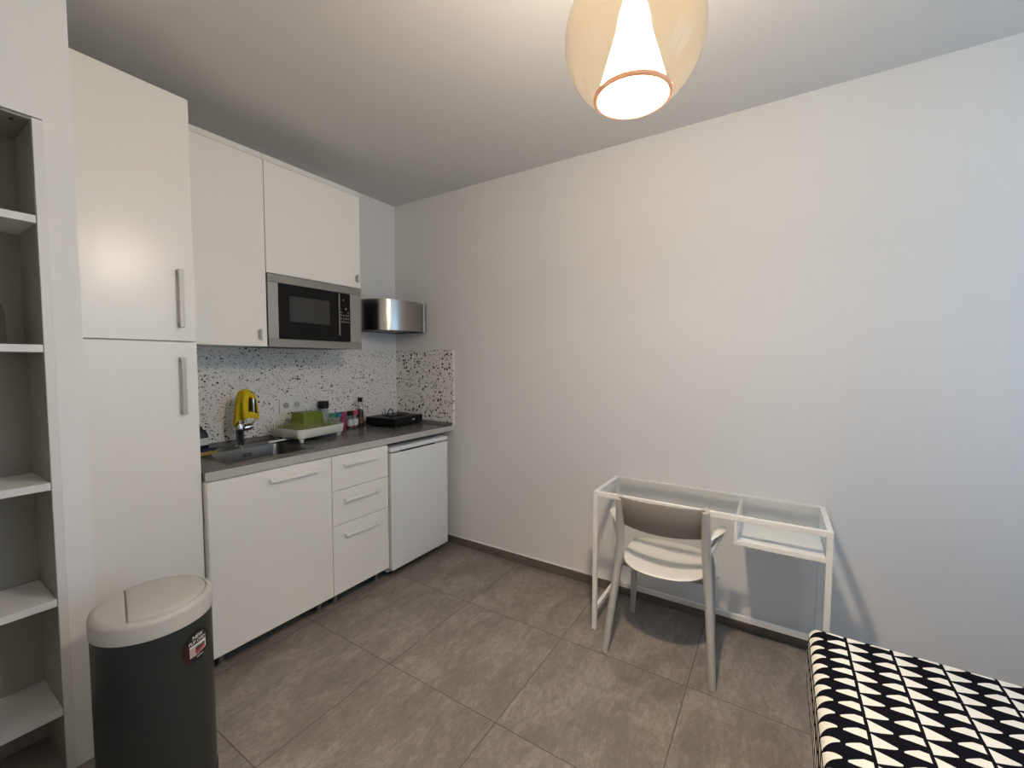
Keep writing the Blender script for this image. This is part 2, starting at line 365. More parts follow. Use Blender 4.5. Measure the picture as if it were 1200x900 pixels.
# ------------------------------------------------------------------ bookcase in the alcove
bk = thing('bookcase', 'tall open white bookcase recessed in the wall at far left', 'bookcase', (-2.55, -.45, 0))
ob = bk.location
link('side_panel', B(ob).box(-2.1325, -2.1093, yN - .0015, -.45, 0, 2.180), M['shelfwhite'], bk, bevel=.0012)
link('side_panel', B(ob).box(-2.9897, -2.966, yN - .0015, -.45, 0, 2.180), M['shelfwhite'], bk, bevel=.0012)
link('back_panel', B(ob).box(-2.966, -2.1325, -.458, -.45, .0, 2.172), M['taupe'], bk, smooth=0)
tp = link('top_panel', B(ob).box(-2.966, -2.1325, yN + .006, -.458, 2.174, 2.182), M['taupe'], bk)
for x, dy_ in ((-2.168, 0), (-2.242, .055), (-2.32, .055)): link('pin_hole', B(ob).lathe([(.005, 2.170), (.005, 2.1745)], (x, yN + .045 + dy_, 0), 10), M['hole'], tp)
for z in (1.863, 1.451, .996, .600, .219):
    link('shelf', B(ob).box(-2.964, -2.1345, yN - .0005, -.459, z - .012, z + .0125), M['shelfwhite'], bk, bevel=.0012)
link('side_inner_sheet', B(ob).box(-2.1343, -2.1327, yN + .006, -.459, .015, 2.173), M['taupe'], bk, smooth=0)  # thin darker sheet over the inner face of the side panel
link('side_inner_sheet', B(ob).box(-2.9658, -2.9642, yN + .006, -.459, .015, 2.173), M['taupe'], bk, smooth=0)
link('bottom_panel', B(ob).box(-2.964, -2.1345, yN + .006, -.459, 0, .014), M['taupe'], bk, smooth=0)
# bottle on the shelf
bt = thing('glass_bottle', 'grey glass bottle standing on a bookcase shelf', 'bottle', (-2.250, -.58, 1.4637))
b = B(); b.lathe([(.001, .001), (.052, .001), (.056, .01), (.056, .10), (.05, .13), (.03, .16), (.017, .175), (.0165, .225)], seg=28, cap1=False)
link('bottle_body', b, M['smoke'], bt)
link('stopper', B().lathe([(.0, .222), (.014, .222), (.014, .232), (.021, .236), (.023, .25), (.016, .263), (0, .266)], seg=20), M['smoke'], bt)

# ------------------------------------------------------------------ cabinets
def bar_handle(parent, name, p0, p1, out, r=.006, flat=(.010, .006), m='handle', posts=.018):
    """flat bar between p0 and p1 on the front plane, standing `out` proud in -y, with two feet"""
    p0, p1 = Vector(p0), Vector(p1); d = (p1 - p0).normalized(); n = Vector((0, -1, 0)); off = parent_off(parent)
    b = B(off)
    wd, th = flat
    side = d.cross(n)
    def bx(a, c, y0, y1, w):
        q = []
        for s_ in (-1, 1):
            for e in (a, c):
                for y in (y0, y1): q.append(e + side * (s_ * w) + n * y)
        v = [b.v(x) for x in q]
        for f in ((0, 1, 3, 2), (4, 6, 7, 5), (0, 4, 5, 1), (2, 3, 7, 6), (0, 2, 6, 4), (1, 5, 7, 3)): b.face([v[i] for i in f])
    bx(p0, p1, out - th, out, wd)
    bx(p0, p0 + d * posts, 0, out - th, wd * .9); bx(p1 - d * posts, p1, 0, out - th, wd * .9)
    return link(name, b, M[m], parent, bevel=.0025, seg=3)
def parent_off(o):
    v = Vector((0, 0, 0))
    while o is not None: v += o.location; o = o.parent
    return v

# tall larder cabinet
yT = -.594
t = thing('tall_cabinet', 'tall cream two-door cabinet between the bookcase and the sink', 'cabinet', (-1.845, -.3, 0)); o_ = t.location
link('body', B(o_).box(-2.026, -1.665, yT + .0205, -.012, .08, 2.503), M['carcass'], t, bevel=.001)
link('plinth', B(o_).box(-2.02, -1.67, yT + .06, yT + .075, 0, .079), M['carcass'], t)
d = link('door', B(o_).box(-2.026, -1.6655, yT, yT + .019, 1.4955, 2.503), M['front'], t, bevel=.0015)
bar_handle(d, 'handle', (-1.7215, yT, 1.552), (-1.7215, yT, 1.792), .024, flat=(.0085, .006))
d = link('door', B(o_).box(-2.026, -1.6655, yT, yT + .019, .085, 1.4905), M['front'], t, bevel=.0015)
bar_handle(d, 'handle', (-1.7225, yT, 1.186), (-1.7225, yT, 1.428), .024, flat=(.0085, .006))

# wall cabinets
def tab(d, x, z0, z1):
    b = B(parent_off(d)); b.box(x - .006, x + .006, -U - .022, -U - .017, z0, z1); b.box(x - .005, x + .005, -U - .017, -U, z0 + .008, z1 - .008)
    link('handle', b, M['handle'], d, bevel=.0015)
zT, zB, zM = 2.4723, 1.4906, 1.8876
xm = XE - .6026
t = thing('wall_cabinet', 'narrow cream wall cabinet with one long door, beside the tall cabinet', 'cabinet', (-1.46, -.2, zB), group='wall cabinets over the worktop'); o_ = t.location
link('body', B(o_).box(XT + .002, xm - .001, -U + .0205, -.001, zB, zT), M['carcass'], t, bevel=.001)
d = link('door', B(o_).box(XT + .001, xm - .0018, -U, -U + .019, zB, zT), M['front'], t, bevel=.0015); tab(d, -1.302, 1.523, 1.583)
link('cornice', B(o_).box(XT + .002, xm - .001, -U + .004, -U + .03, zT + .003, zT + .030), M['carcass'], t, bevel=.001)
t = thing('wall_cabinet', 'wide cream wall cabinet directly above the microwave', 'cabinet', (-.96, -.2, zM), group='wall cabinets over the worktop'); o_ = t.location
link('body', B(o_).box(xm, XE, -U + .0205, -.001, zM, zT), M['carcass'], t, bevel=.001)
d = link('door', B(o_).box(xm + .0018, XE, -U, -U + .019, zM, zT), M['front'], t, bevel=.0015); tab(d, -.690, 1.918, 1.972)
link('cornice', B(o_).box(xm, XE, -U + .004, -U + .03, zT + .003, zT + .030), M['carcass'], t, bevel=.001)

# built-in microwave
t = thing('microwave', 'built-in black microwave in a steel frame under the wide wall cabinet', 'microwave', (-.96, -.2, zB)); o_ = t.location
x0, x1, z0, z1 = xm + .004, XE - .001, zB, zM - .004
link('housing', B(o_).box(x0 + .004, x1 - .004, -U + .022, -.002, z0 + .002, z1), M['blackmat'], t)
hx0, hx1, hz0, hz1 = -1.200, -.7435, 1.5345, 1.8395
yf, yb_ = -U - .006, -U + .020
for za, zc in ((z0, hz0), (hz1, z1)): link('frame_rail', B(o_).box(x0, x1, yf, yb_, za, zc), M['trimsteel'], t, bevel=.0015)
for xa, xc in ((x0, hx0), (hx1, x1)): link('frame_side', B(o_).box(xa, xc, yf + .001, yb_, hz0 + .001, hz1 - .001), M['steel'], t, bevel=.0012)
d = link('door', B(o_).box(hx0 + .001, -.829, -U - .010, -U + .018, hz0 + .002, hz1 - .002), M['black'], t, bevel=.002)
link('window', B(o_).box(-1.141, -.892, -U - .0112, -U - .0095, 1.633, 1.776), M['mwwin'], d)
link('handle_strip', B(o_).box(-.8325, -.8245, -U - .020, -U - .010, 1.572, 1.832), M['trimsteel'], d, bevel=.002)
c = link('control_panel', B(o_).box(-.8275, hx1 - .001, -U - .010, -U + .018, hz0 + .002, hz1 - .002), M['black'], t, bevel=.002)
for j, z in enumerate((1.79, 1.735, 1.715, 1.695, 1.675, 1.655)):
    for i in range(4):
        if j < 2 and i != 1 + j: continue
        if j == 2 and i in (1, 2): continue
        x = -.815 + i * .017
        link('button', B(o_).box(x, x + .008 - .002 * (i % 2), -U - .0108, -U - .0098, z, z + (.007 if (i + j) % 3 else .010)), M['mark'], c, smooth=0)

# extractor hood in the corner
t = thing('extractor_hood', 'bow-fronted stainless steel extractor hood in the corner over the hob', 'extractor hood', (-.235, -.15, 1.636)); o_ = t.location
def bow(k=0.0):
    base = [(-.462, -.012), (-.460, -.10), (-.452, -.185), (-.428, -.258), (-.385, -.312), (-.320, -.352), (-.235, -.376), (-.150, -.374), (-.090, -.364), (-.045, -.350), (-.004, -.334), (-.004, -.012)]
    # smooth by Catmull-Rom
    out = [base[0]]
    for i in range(1, len(base) - 2):
        p = [Vector((*base[max(0, j)], 0)) for j in (i - 1, i, i + 1, i + 2)]
        for k_ in range(4):
            u = k_ / 4
            q = .5 * ((2 * p[1]) + (-p[0] + p[2]) * u + (2 * p[0] - 5 * p[1] + 4 * p[2] - p[3]) * u * u + (-p[0] + 3 * p[1] - 3 * p[2] + p[3]) * u ** 3)
            out.append((q.x, q.y))
    out += [base[-2], base[-1]]
    return [((x + .233) * (1 - k) - .233, (y + .012) * (1 - k) - .012) for x, y in out]
b = B(o_); P0 = bow()
outer = [[(x, y, z) for x, y in P0] for z in (1.640, 1.862)]
b.rings(outer, True, False, True)
link('shell', b, M['steeldark'], t, smooth=50)
b = B(o_); P1 = bow(.02); b.prism(P1, 1.647, 1.652); 
link('underside', b, M['blackmat'], t)
b = B(o_); b.box(-.36, -.10, -.28, -.08, 1.640, 1.6465)
link('filter', b, M['trimsteel'], t, bevel=.002)

# base units
def legs(t, o_, xs, ys=(-.565, -.06), h=.081):
    for x in xs:
        for y in ys:
            link('leg', B(o_).lathe([(.022, 0), (.022, .006), (.013, .010), (.013, h - .004), (.024, h - .003), (.024, h)], (x, y, 0), 16), M['trimsteel'], t)
z0, z1 = .081, .881
t = thing('sink_cabinet', 'wide cream base cabinet with a single door under the sink', 'cabinet', (-1.36, -.3, 0), group='base cabinets'); o_ = t.location
b = B(o_); b.box(XT + .002, XT + .02, -F + .0205, -.012, z0, z1); b.box(XS - .02, XS - .001, -F + .0205, -.012, z0, z1); b.box(XT + .02, XS - .02, -F + .0205, -.012, z0, z0 + .018); b.box(XT + .02, XS - .02, -.03, -.012, z0 + .018, z1)
b.box(XT + .02, XS - .02, -F + .0205, -F + .08, z1 - .02, z1)
link('body', b, M['carcass'], t, smooth=0)
d = link('door', B(o_).box(XT + .002, XS - .0017, -F, -F + .019, z0, z1 - .002), M['front'], t, bevel=.0015)
bar_handle(d, 'handle', (-1.398, -F, .828), (-1.150, -F, .828), .026, flat=(.009, .008), m='handlew')
legs(t, o_, (XT + .06, XS - .05))
t = thing('drawer_cabinet', 'cream base cabinet with three drawers between sink and fridge', 'cabinet', (-.857, -.3, 0), group='base cabinets'); o_ = t.location
link('body', B(o_).box(XS + .001, XE, -F + .0205, -.012, z0, z1), M['carcass'], t, bevel=.001)
for a, c, hz in ((z0 + .601, z1 - .002, .823), (z0 + .401, z0 + .598, .617), (z0, z0 + .398, .413)):
    d = link('drawer', B(o_).box(XS + .0017, XE - .0005, -F, -F + .019, a, c), M['front'], t, bevel=.0015)
    bar_handle(d, 'handle', (-.984, -F, hz), (-.739, -F, hz), .026, flat=(.008, .008), m='handlew')
legs(t, o_, (XS + .05, XE - .05))

# under-counter fridge
t = thing('fridge', 'small white under-counter fridge at the end of the kitchen units', 'fridge', (-.375, -.35, 0)); o_ = t.location
fx0, fx1, fy = XE + .012, -.1035, -.653
link('body', B(o_).box(fx0 + .002, fx1 - .002, fy + .055, -.06, .03, .832), M['fridge'], t, bevel=.004)
d = link('door', B(o_).box(fx0, fx1, fy, fy + .05, .0565, .822), M['fridge'], t, bevel=.005, seg=3)
b = B(o_); b.box(fx0 + .10, fx1 - .13, fy + .006, fy + .045, .8225, .829); link('grip_recess', b, M['binring'], d)
link('lid', B(o_).box(fx0 - .002, fx1 + .002, fy + .004, -.05, .832, .8576), M['fridge'], t, bevel=.004, seg=3)
for x in (fx0 + .05, fx1 - .05):
    for y in (fy + .10, -.10): link('foot', B(o_).lathe([(.018, 0), (.018, .012), (.010, .014), (.010, .031)], (x, y, 0), 14), M['blackmat'], t)

# worktop with a cut-out, upstands
t = thing('worktop', 'grey laminate worktop running from the tall cabinet to the corner', 'worktop', (-.83, -.31, ZW - .0384)); o_ = t.location
wx0, wx1, wy0, wy1 = XT + .001, -.011, -.622, -.011
cx0, cx1, cy0, cy1 = -1.505, -1.085, -.525, -.125      # sink cut-out
b = B(o_); zb = ZW - .0384
xs, ys = (wx0, cx0, cx1, wx1), (wy0, cy0, cy1, wy1)
V = {(i, j, k): b.v((xs[i], ys[j], z)) for i in range(4) for j in range(4) for k, z in enumerate((zb, ZW))}
for i in range(3):
    for j in range(3):
        if (i, j) == (1, 1): continue
        for k in (0, 1): b.face([V[i, j, k], V[i + 1, j, k], V[i + 1, j + 1, k], V[i, j + 1, k]])
for i in range(3):
    for j in (0, 3): b.face([V[i, j, 0], V[i + 1, j, 0], V[i + 1, j, 1], V[i, j, 1]])
    for a in (0, 3): b.face([V[a, i, 0], V[a, i + 1, 0], V[a, i + 1, 1], V[a, i, 1]])
for j in (1, 2): b.face([V[1, j, 0], V[2, j, 0], V[2, j, 1], V[1, j, 1]]); b.face([V[j, 1, 0], V[j, 2, 0], V[j, 2, 1], V[j, 1, 1]])
link('slab', b, M['worktop'], t, smooth=0)
link('front_edge', B(o_).box(wx0, -.0005, wy0 - .0015, wy0 - .0002, zb, ZW), M['edgeband'], t, smooth=0)['label'] = 'lighter grey front edge strip'
def upst(pts):
    b = B(); prof = [(0, 0.0003), (.020, 0.0003), (.019, .010), (.010, .021), (0, .023)]
    (ax, ay), (bx_, by) = pts; d = Vector((bx_ - ax, by - ay, 0)).normalized(); n = Vector((d.y, -d.x, 0))
    R = [[Vector((px, py, ZW)) + n * u + Vector((0, 0, h)) for u, h in prof] for px, py in pts]
    b.rings(R); return b
struct('trim_3', upst([(wx0, -.0105), (wx1, -.0105)]), M['worktop'], label='grey upstand strip along the back of the worktop')
struct('trim_4', upst([(-.0105, -.032), (-.0105, -.622)]), M['worktop'], label='grey upstand strip at the right end of the worktop')

# sink
t = thing('sink', 'small inset stainless steel sink in the worktop', 'sink', (-1.29, -.33, ZW)); o_ = t.location
b = B(o_)
loops = [(rrect(-1.530, -1.056, -.552, -.095, .035), .0003), (rrect(-1.528, -1.058, -.550, -.097, .035), .0035), (rrect(-1.505, -1.078, -.527, -.190, .035), .0030), (rrect(-1.492, -1.115, -.512, -.208, .03), .0005),
         (rrect(-1.489, -1.118, -.509, -.211, .032), -.012), (rrect(-1.478, -1.128, -.498, -.222, .045), -.135), (rrect(-1.455, -1.15, -.475, -.245, .05), -.150), (rrect(-1.33, -1.27, -.39, -.33, .0299), -.154)]
b.rings([[(x, y, ZW + h) for x, y in l] for l, h in loops], True, False, True)
link('basin', b, M['sink'], t, smooth=40)
link('drain', B(o_).lathe([(.001, 0), (.026, 0), (.034, .002), (.036, .0)], (-1.30, -.36, ZW - .153), 24), M['chrome'], t)
b = B(o_)
for i in range(2):
    for j in range(2): b.box(-1.318 + i * .026, -1.298 + i * .026, -.2165, -.2145, ZW - .034 - j * .011, ZW - .028 - j * .011)
link('overflow', b, M['blackmat'], t)

# mixer tap behind the basin
tx, ty = -1.300, -.150
t = thing('mixer_tap', 'chrome mixer tap at the back of the sink, half hidden by a cloth', 'tap', (tx, ty, ZW + .0035))
link('tap_body', B().lathe([(0, 0), (.027, 0), (.027, .006), (.022, .012), (.021, .085), (.023, .09), (.023, .125), (.018, .135), (0, .136)], seg=24), M['chrome'], t)
pts = [(0, 0, .13)]; dx, dy = .62, -.785; RS = .038; HS = .276
for i in range(13):
    a = PI - PI * 1.02 * i / 12; r = RS
    pts.append((dx * (r + r * math.cos(a)), dy * (r + r * math.cos(a)), HS + r * math.sin(a)))
e = pts[-1]; pts.append((e[0] + .002, e[1], .185))
link('spout', B().tube(pts, .0115, 14), M['chrome'], t)
b = B(); b.tube([(.018, -.006, .105), (.045, -.012, .11), (.060, -.016, .112)], [.019, .021, .015], 14)
lv = link('lever', b, M['chrome'], t); link('lever_arm', B().tube([(.055, -.015, .115), (.075, -.02, .145), (.082, -.022, .165)], [.007, .006, .005], 10), M['chrome'], lv)

# yellow cloth hung over the spout like a little tent, the spout end showing through its fold
cl = thing('cleaning_cloth', 'bright yellow cloth hung over the kitchen tap', 'cloth', t.location)
b = B(); NT, NH = 72, 26
e1 = Vector((dx, dy, 0)); e2 = Vector((dy, -dx, 0)) * 1.0
cen = e1 * RS
def tent(i, j):
    th = 2 * PI * i / NT; h = j / NH
    c_, s_ = math.cos(th), math.sin(th)
    L_ = .146 + .050 * max(0, -c_) ** .6 + .010 * max(0, math.sin(th - .2)) + .006 * math.sin(5 * th + 1)     # the tap side hangs lower
    q = math.sqrt(min(1, h / .26))
    a = (.035 + .020 * q if c_ > 0 else .036 + .012 * q) + (.008 * h if c_ > 0 else .016 * h)
    bb = .022 + .014 * min(1, h * 2.2) + .008 * h
    fold = .24 * h ** .7 * math.sin(5 * th + 2.0 * h + .6) + .10 * h * math.sin(9 * th + 1.3)
    if s_ > 0: fold += .30 * min(1, 3 * h) * math.exp(-((th - 1.35) / .22) ** 2)            # one long fold down the room side
    z = HS + RS + .0150 - (.026 if c_ > 0 else .016) * (abs(c_) ** 1.6) * (1 if j else .75) - L_ * h
    kk = math.sqrt(min(1, .55 + 2.0 * h)) if j else 0.0
    return cen + e1 * (a * c_ * (1 + .10 * h * math.sin(7 * th))) + e2 * (bb * s_ * (1 + fold) * kk) + Vector((0, 0, z))
V = [[b.v(tent(i, j)) for j in range(NH + 1)] for i in range(NT)]
for i in range(NT):
    for j in range(NH):
        thd = 360 * (i + .5) / NT
        if thd > 180: thd -= 360
        if 14 < thd < 58 and 6 <= j <= 19: continue
        f = b.face([V[i][j], V[(i + 1) % NT][j], V[(i + 1) % NT][j + 1], V[i][j + 1]])
link('cloth_sheet', b, M['yellow'], cl, solid=.0025, subsurf=1, smooth=180)

# socket plate on the splashback
t = thing('double_socket', 'white double wall socket on the speckled splashback behind the dish rack', 'socket', (-.922, -.0102, 1.122))
link('plate', B().box(-.078, .078, -.009, 0, -.045, .049), M['socket'], t, bevel=.003, seg=3)
for x in (-.036, .036):
    r_ = link('outlet', B().lathe([(.0, -.0096), (.0205, -.0096), (.0205, -.0125), (.024, -.0125), (.024, -.009)][::-1], (x, 0, .002), 28, axis='y'), [M['socket']], t)
    link('recess', B().lathe([(.0195, -.0097), (.0195, -.0102)], (x, 0, .002), 28, axis='y'), M['socketin'], r_, smooth=0)
    for dx_ in (-.0085, .0085): link('pin_socket', B().lathe([(.0026, -.0107), (.0026, -.0101)], (x + dx_, 0, .002), 10, axis='y'), M['hole'], r_)

# ------------------------------------------------------------------ dish rack
RZ = math.radians(8.5)
t = thing('dish_rack', 'white drying rack tray with green grass-like bristles on the worktop', 'dish rack', (-.912, -.190, ZW), RZ)
hx, hy, zr0, zr1 = .176, .140, .026, .081
def rr(k, z): return [(x, y, z) for x, y in rrect(-hx + k, hx - k, -hy + k, hy - k, .035 - min(k, .02) * .5, 6)]
b = B(); b.rings([rr(.012, zr0), rr(.006, zr0 + .004), rr(.0, zr1 - .003), rr(.0, zr1), rr(.005, zr1), rr(.008, zr0 + .02)], True, True, True)
link('tray', b, M['rack'], t, smooth=50)
for sx in (-1, 1):
    for sy in (-1, 1): link('foot', B().lathe([(.010, 0), (.012, .003), (.017, zr0 + .003)], (sx * (hx - .035), sy * (hy - .035), 0), 14), M['rack'], t)
b = B()
nx, ny = 22, 17
for i in range(nx):
    for j in range(ny):
        x = -hx + .018 + (2 * hx - .036) * (i + .5 * (j % 2) + .25) / nx; y = -hy + .018 + (2 * hy - .036) * (j + .5) / ny
        if -.085 < x < .110 and -.050 < y < .098: h = .018
        else: h = .070 + random.uniform(-.004, .004)
        r_ = .0034; jx, jy = random.uniform(-.004, .004), random.uniform(-.004, .004)
        q = [b.v((x + r_ * math.cos(a), y + r_ * .5 * math.sin(a), zr0 + .0195)) for a in (0, PI / 2, PI, 3 * PI / 2)]
        p = b.v((x + jx, y + jy, zr0 + .02 + h))
        for k in range(4): b.face([q[k], q[(k + 1) % 4], p])
g_ = link('grass_blades', b, M['grass'], t, smooth=0); g_['kind'] = 'stuff'; g_['label'] = 'green plastic grass blades'
b = B(); b.prism(rrect(-.265, -.05, .002, .026, .011, 5), .010, .020); link('drain_spout', b, M['rack'], t, bevel=.003)
# olive container lying in the rack
t = thing('food_container', 'olive green plastic box upside down in the drying rack', 'container', (-.912 + .012 * math.cos(RZ) - .024 * math.sin(RZ), -.190 + .012 * math.sin(RZ) + .024 * math.cos(RZ), ZW + zr0 + .039), RZ + math.radians(3))
def cr(k, z): return [(x, y, z) for x, y in rrect(-.085 + k, .085 - k, -.062 + k, .062 - k, .018, 5)]
b = B(); b.rings([cr(.004, 0), cr(0, 0), cr(.001, .006), cr(.006, .094), cr(.010, .100)], True, False, True); b.rings([cr(.004, 0), cr(.012, .092)], True, False, True)
link('box_shell', b, M['olive'], t, smooth=40)

# ------------------------------------------------------------------ jars and bottles behind the rack
def jar(name, label, x, y, r, h, lid_h, lid_r, lid, body, content=None, band=None, cat='jar', group=None):
    t = thing(name, label, cat, (x, y, ZW), 0, group)
    hb = h - lid_h
    link('jar_body', B().lathe([(.0, .0005), (r * .9, .0005), (r, .004), (r, hb * .80), (r * .86, hb * .93), (lid_r * .85, hb), (lid_r * .85, hb + .004)], seg=24), body, t)
    link('lid', B().lathe([(lid_r, hb + .001), (lid_r, h - .002), (lid_r - .002, h), (0, h)], seg=24), lid, t)
    if content: link('contents', B().lathe([(0, .004), (r - .003, .004), (r - .003, hb * .62), (0, hb * .62)], seg=20), content, t)
    if band: link('label_band', B().lathe([(r + .0005, hb * .22), (r + .0005, hb * .72)], seg=24, cap0=False, cap1=False), band, t)
    return t
GJ = 'spice jars lined up behind the drying rack'
jar('storage_jar', 'tall clear jar with a black lid behind the green box', -.710, -.047, .032, .212, .050, .035, M['blackmat'], M['clear'], M['jarlabel'])
jar('spice_jar', 'spice jar with a green lid, mostly hidden by the rack', -.677, -.10, .0215, .128, .030, .022, M['green'], M['clear'], M['jarlabel'], group=GJ)
jar('spice_jar', 'spice jar with a teal blue lid beside the magenta one', -.628, -.10, .0215, .127, .030, .022, M['teal'], M['clear'], M['jarlabel'], group=GJ)
jar('spice_jar', 'spice jar with a magenta lid and magenta body', -.595, -.10, .0225, .128, .034, .0225, M['magenta'], M['magenta'], None, group=GJ)
jar('spice_jar', 'spice jar with a black lid and white label', -.531, -.095, .0225, .128, .032, .0225, M['blackmat'], M['clear'], M['spice'], M['jarlabel'], group=GJ)
jar('spice_jar', 'spice jar with a pink red lid and white label', -.482, -.085, .0225, .127, .032, .0225, M['pink'], M['clear'], M['spice'], M['jarlabel'], group=GJ)
t = thing('sauce_bottle', 'slim dark brown bottle with clear neck and black cap left of the hob', 'bottle', (-.435, -.085, ZW))
link('bottle_body', B().lathe([(0, .0005), (.022, .0005), (.025, .004), (.025, .115), (.022, .130)], seg=24), M['brownbot'], t)
link('neck', B().lathe([(.022, .130), (.017, .150), (.013, .170), (.013, .196)], seg=24), M['clear'], t)
link('cap', B().lathe([(.0165, .188), (.0165, .217), (.015, .219), (0, .219)], seg=20), M['blackmat'], t)
link('label_band', B().lathe([(.0256, .030), (.0256, .075)], seg=24, cap0=False, cap1=False), M['spice'], t)

# things at the left end of the worktop
t = thing('dish_soap', 'squat dark dish soap bottle with pale label by the tall cabinet', 'bottle', (-1.522, -.215, ZW + .0345))
b = B(); prof = [(.001, 0), (.030, 0), (.034, .006), (.036, .05), (.031, .08), (.021, .097), (.013, .104)]
b.rings([[(1.15 * r * math.cos(2 * PI * k / 24), .62 * r * math.sin(2 * PI * k / 24), h) for k in range(24)] for r, h in prof])
link('bottle_body', b, M['soapbody'], t)
b = B(); b.grid(lambda u, v: (1.16 * .0362 * math.cos(-PI * .85 + u * PI * .7), .64 * .0362 * math.sin(-PI * .85 + u * PI * .7), .022 + .036 * v), 10, 2); link('label_band', b, M['jarlabel'], t)
link('cap', B().lathe([(.013, .100), (.013, .114), (.008, .117), (0, .117)], seg=16), M['soapbody'], t)
t = thing('sponge', 'yellow sponge with dark scouring side under the soap bottle', 'sponge', (-1.512, -.215, ZW + .0038), math.radians(12))
link('sponge_foam', B().box(-.058, .052, -.036, .036, 0, .020), M['sponge'], t, bevel=.004, seg=2)
link('scouring_pad', B().box(-.058, .052, -.036, .036, .020, .030), M['scour'], t, bevel=.002)
t = thing('cleaner_bottle', 'pale green bottle with a red cap at the tall cabinet corner', 'bottle', (-1.493, -.070, ZW + .0005))
link('bottle_body', B().lathe([(0, .0), (.026, .0), (.03, .005), (.03, .14), (.022, .17), (.013, .185)], seg=24), M['palegreen'], t)
link('cap', B().lathe([(.016, .183), (.016, .24), (.012, .246), (0, .246)], seg=18), M['red'], t)

# ------------------------------------------------------------------ portable hob
t = thing('hob', 'black portable electric hob in the worktop corner', 'hob', (-.198, -.195, ZW), math.radians(7))
link('hob_body', B().box(-.160, .160, -.145, .145, .012, .068), M['blackmat'], t, bevel=.006, seg=3)
for sx in (-1, 1):
    for sy in (-1, 1): link('foot', B().lathe([(.012, 0), (.012, .008), (.009, .013)], (sx * .13, sy * .115, 0), 12), M['blackmat'], t)
link('hotplate', B().lathe([(0, .078), (.085, .078), (.090, .074), (.090, .0675)][::-1], (.01, .01, 0), 40), M['blackmat'], t)
k_ = link('knob', B().lathe([(0, -.164), (.013, -.164), (.016, -.160), (.018, -.1455)], (.085, 0, .040), 24, axis='y'), M['blackmat'], t)
link('pilot_light', B().lathe([(0, -.149), (.004, -.149), (.005, -.1455)], (.035, 0, .042), 12, axis='y'), M['stickwhite'], t)
link('dial_print', B().box(.045, .063, -.1462, -.1452, .036, .048), M['stickwhite'], t)
pts = []
for i in range(30):
    a = -PI / 2 + 2 * PI * i / 29; pts.append((-.115 + .030 * math.cos(a) + .010 * i / 29, -.055, .101 + .030 * math.sin(a)))
pts += [(-.06, -.05, .073), (.0, -.05, .083), (.08, -.045, .083), (.12, -.04, .072), (.135, .0, .072), (.14, .10, .072)]
link('power_cord', B().tube(pts, .0036, 8), M['blackmat'], t)

# ------------------------------------------------------------------ pedal bin
bx, by, br = -1.985, -1.053, .153
t = thing('waste_bin', 'round dark grey waste bin with light grey flip lid by the tall cabinet', 'bin', (bx, by, 0))
link('bin_body', B().lathe([(0, .025), (br - .004, .025), (br - .003, .03), (br - .003, .594), (br - .006, .596)], seg=72, cap1=True), M['binbody'], t)
link('base_ring', B().lathe([(0, 0), (br, 0), (br, .022), (br - .004, .026), (0, .026)], seg=64), M['binring'], t)
lid = B(); lid.lathe([(br - .004, .5955), (br, .5965), (br, .640), (br - .002, .648), (br - .010, .654), (br - .016, .6555), (br - .0175, .651), (0, .651)], seg=72, cap0=False)
lo = link('lid_rim', lid, M['binlid'], t, smooth=50)
def clip_disc(r, cut, n=64):
    a0 = math.acos(cut / r); pts = []
    for i in range(n + 1):
        a = -(PI - a0) + 2 * (PI - a0) * i / n; pts.append((r * math.cos(a), r * math.sin(a)))
    return pts
ang = math.radians(-14)
def rot2(p): return (p[0] * math.cos(ang) - p[1] * math.sin(ang), p[0] * math.sin(ang) + p[1] * math.cos(ang))
fl = clip_disc(br - .0195, .064)
b = B(); R = []
for k, z in ((1.0, .6516), (1.0, .657), (.985, .6595), (.8, .6625), (.5, .6645), (.2, .6652)):
    R.append([(*rot2(((x - .02) * k + .02, y * k)), z) for x, y in fl])
b.rings(R); link('flip_flap', b, M['binlid'], t, smooth=50)
# fixed sector left of the flap
seg_ = []
a0 = math.acos(.0665 / (br - .0185))
for i in range(25):
    a = PI - a0 + 2 * a0 * i / 24; seg_.append(rot2(((br - .0158) * math.cos(a), (br - .0158) * math.sin(a))))
b = B(); b.prism(seg_, .6515, .6562); link('lid_sector', b, M['binlid'], t, bevel=.001)

def on_bin(u, v, lift):
    """u metres round the drum from the sticker centre, v metres up from it"""
    A0 = math.radians(-65); r = br - .003 + lift; a = A0 + u / br
    return (r * math.cos(a), r * math.sin(a), .513 + v)
def wrapped(pts, lift):
    b = B(); vs = [b.v(on_bin(u, v, lift)) for u, v in pts]; b.face(vs)
    bmesh.ops.triangulate(b.bm, faces=b.bm.faces[:]); return b
def ell(rx, ry, n=48, t0=0, t1=2 * PI): return [(rx * math.cos(t0 + (t1 - t0) * i / n), ry * math.sin(t0 + (t1 - t0) * i / n)) for i in range(n)]
def strip_patch(poly_u0, poly_u1, vfun0, vfun1, lift, n=12):
    b = B(); b.grid(lambda s_, q: on_bin(poly_u0 + (poly_u1 - poly_u0) * s_, vfun0(s_) * (1 - q) + vfun1(s_) * q, lift), n, 1); return b
def disc_patch(rx, ry, lift, n=26):
    return strip_patch(-rx * .9995, rx * .9995, lambda s_: -ry * math.sqrt(max(0, 1 - (2 * s_ - 1) ** 2)), lambda s_: ry * math.sqrt(max(0, 1 - (2 * s_ - 1) ** 2)), lift, n)
st = link('sticker', disc_patch(.050, .050, .0006), M['stickblack'], t); st['label'] = 'round black sticker with white lettering'
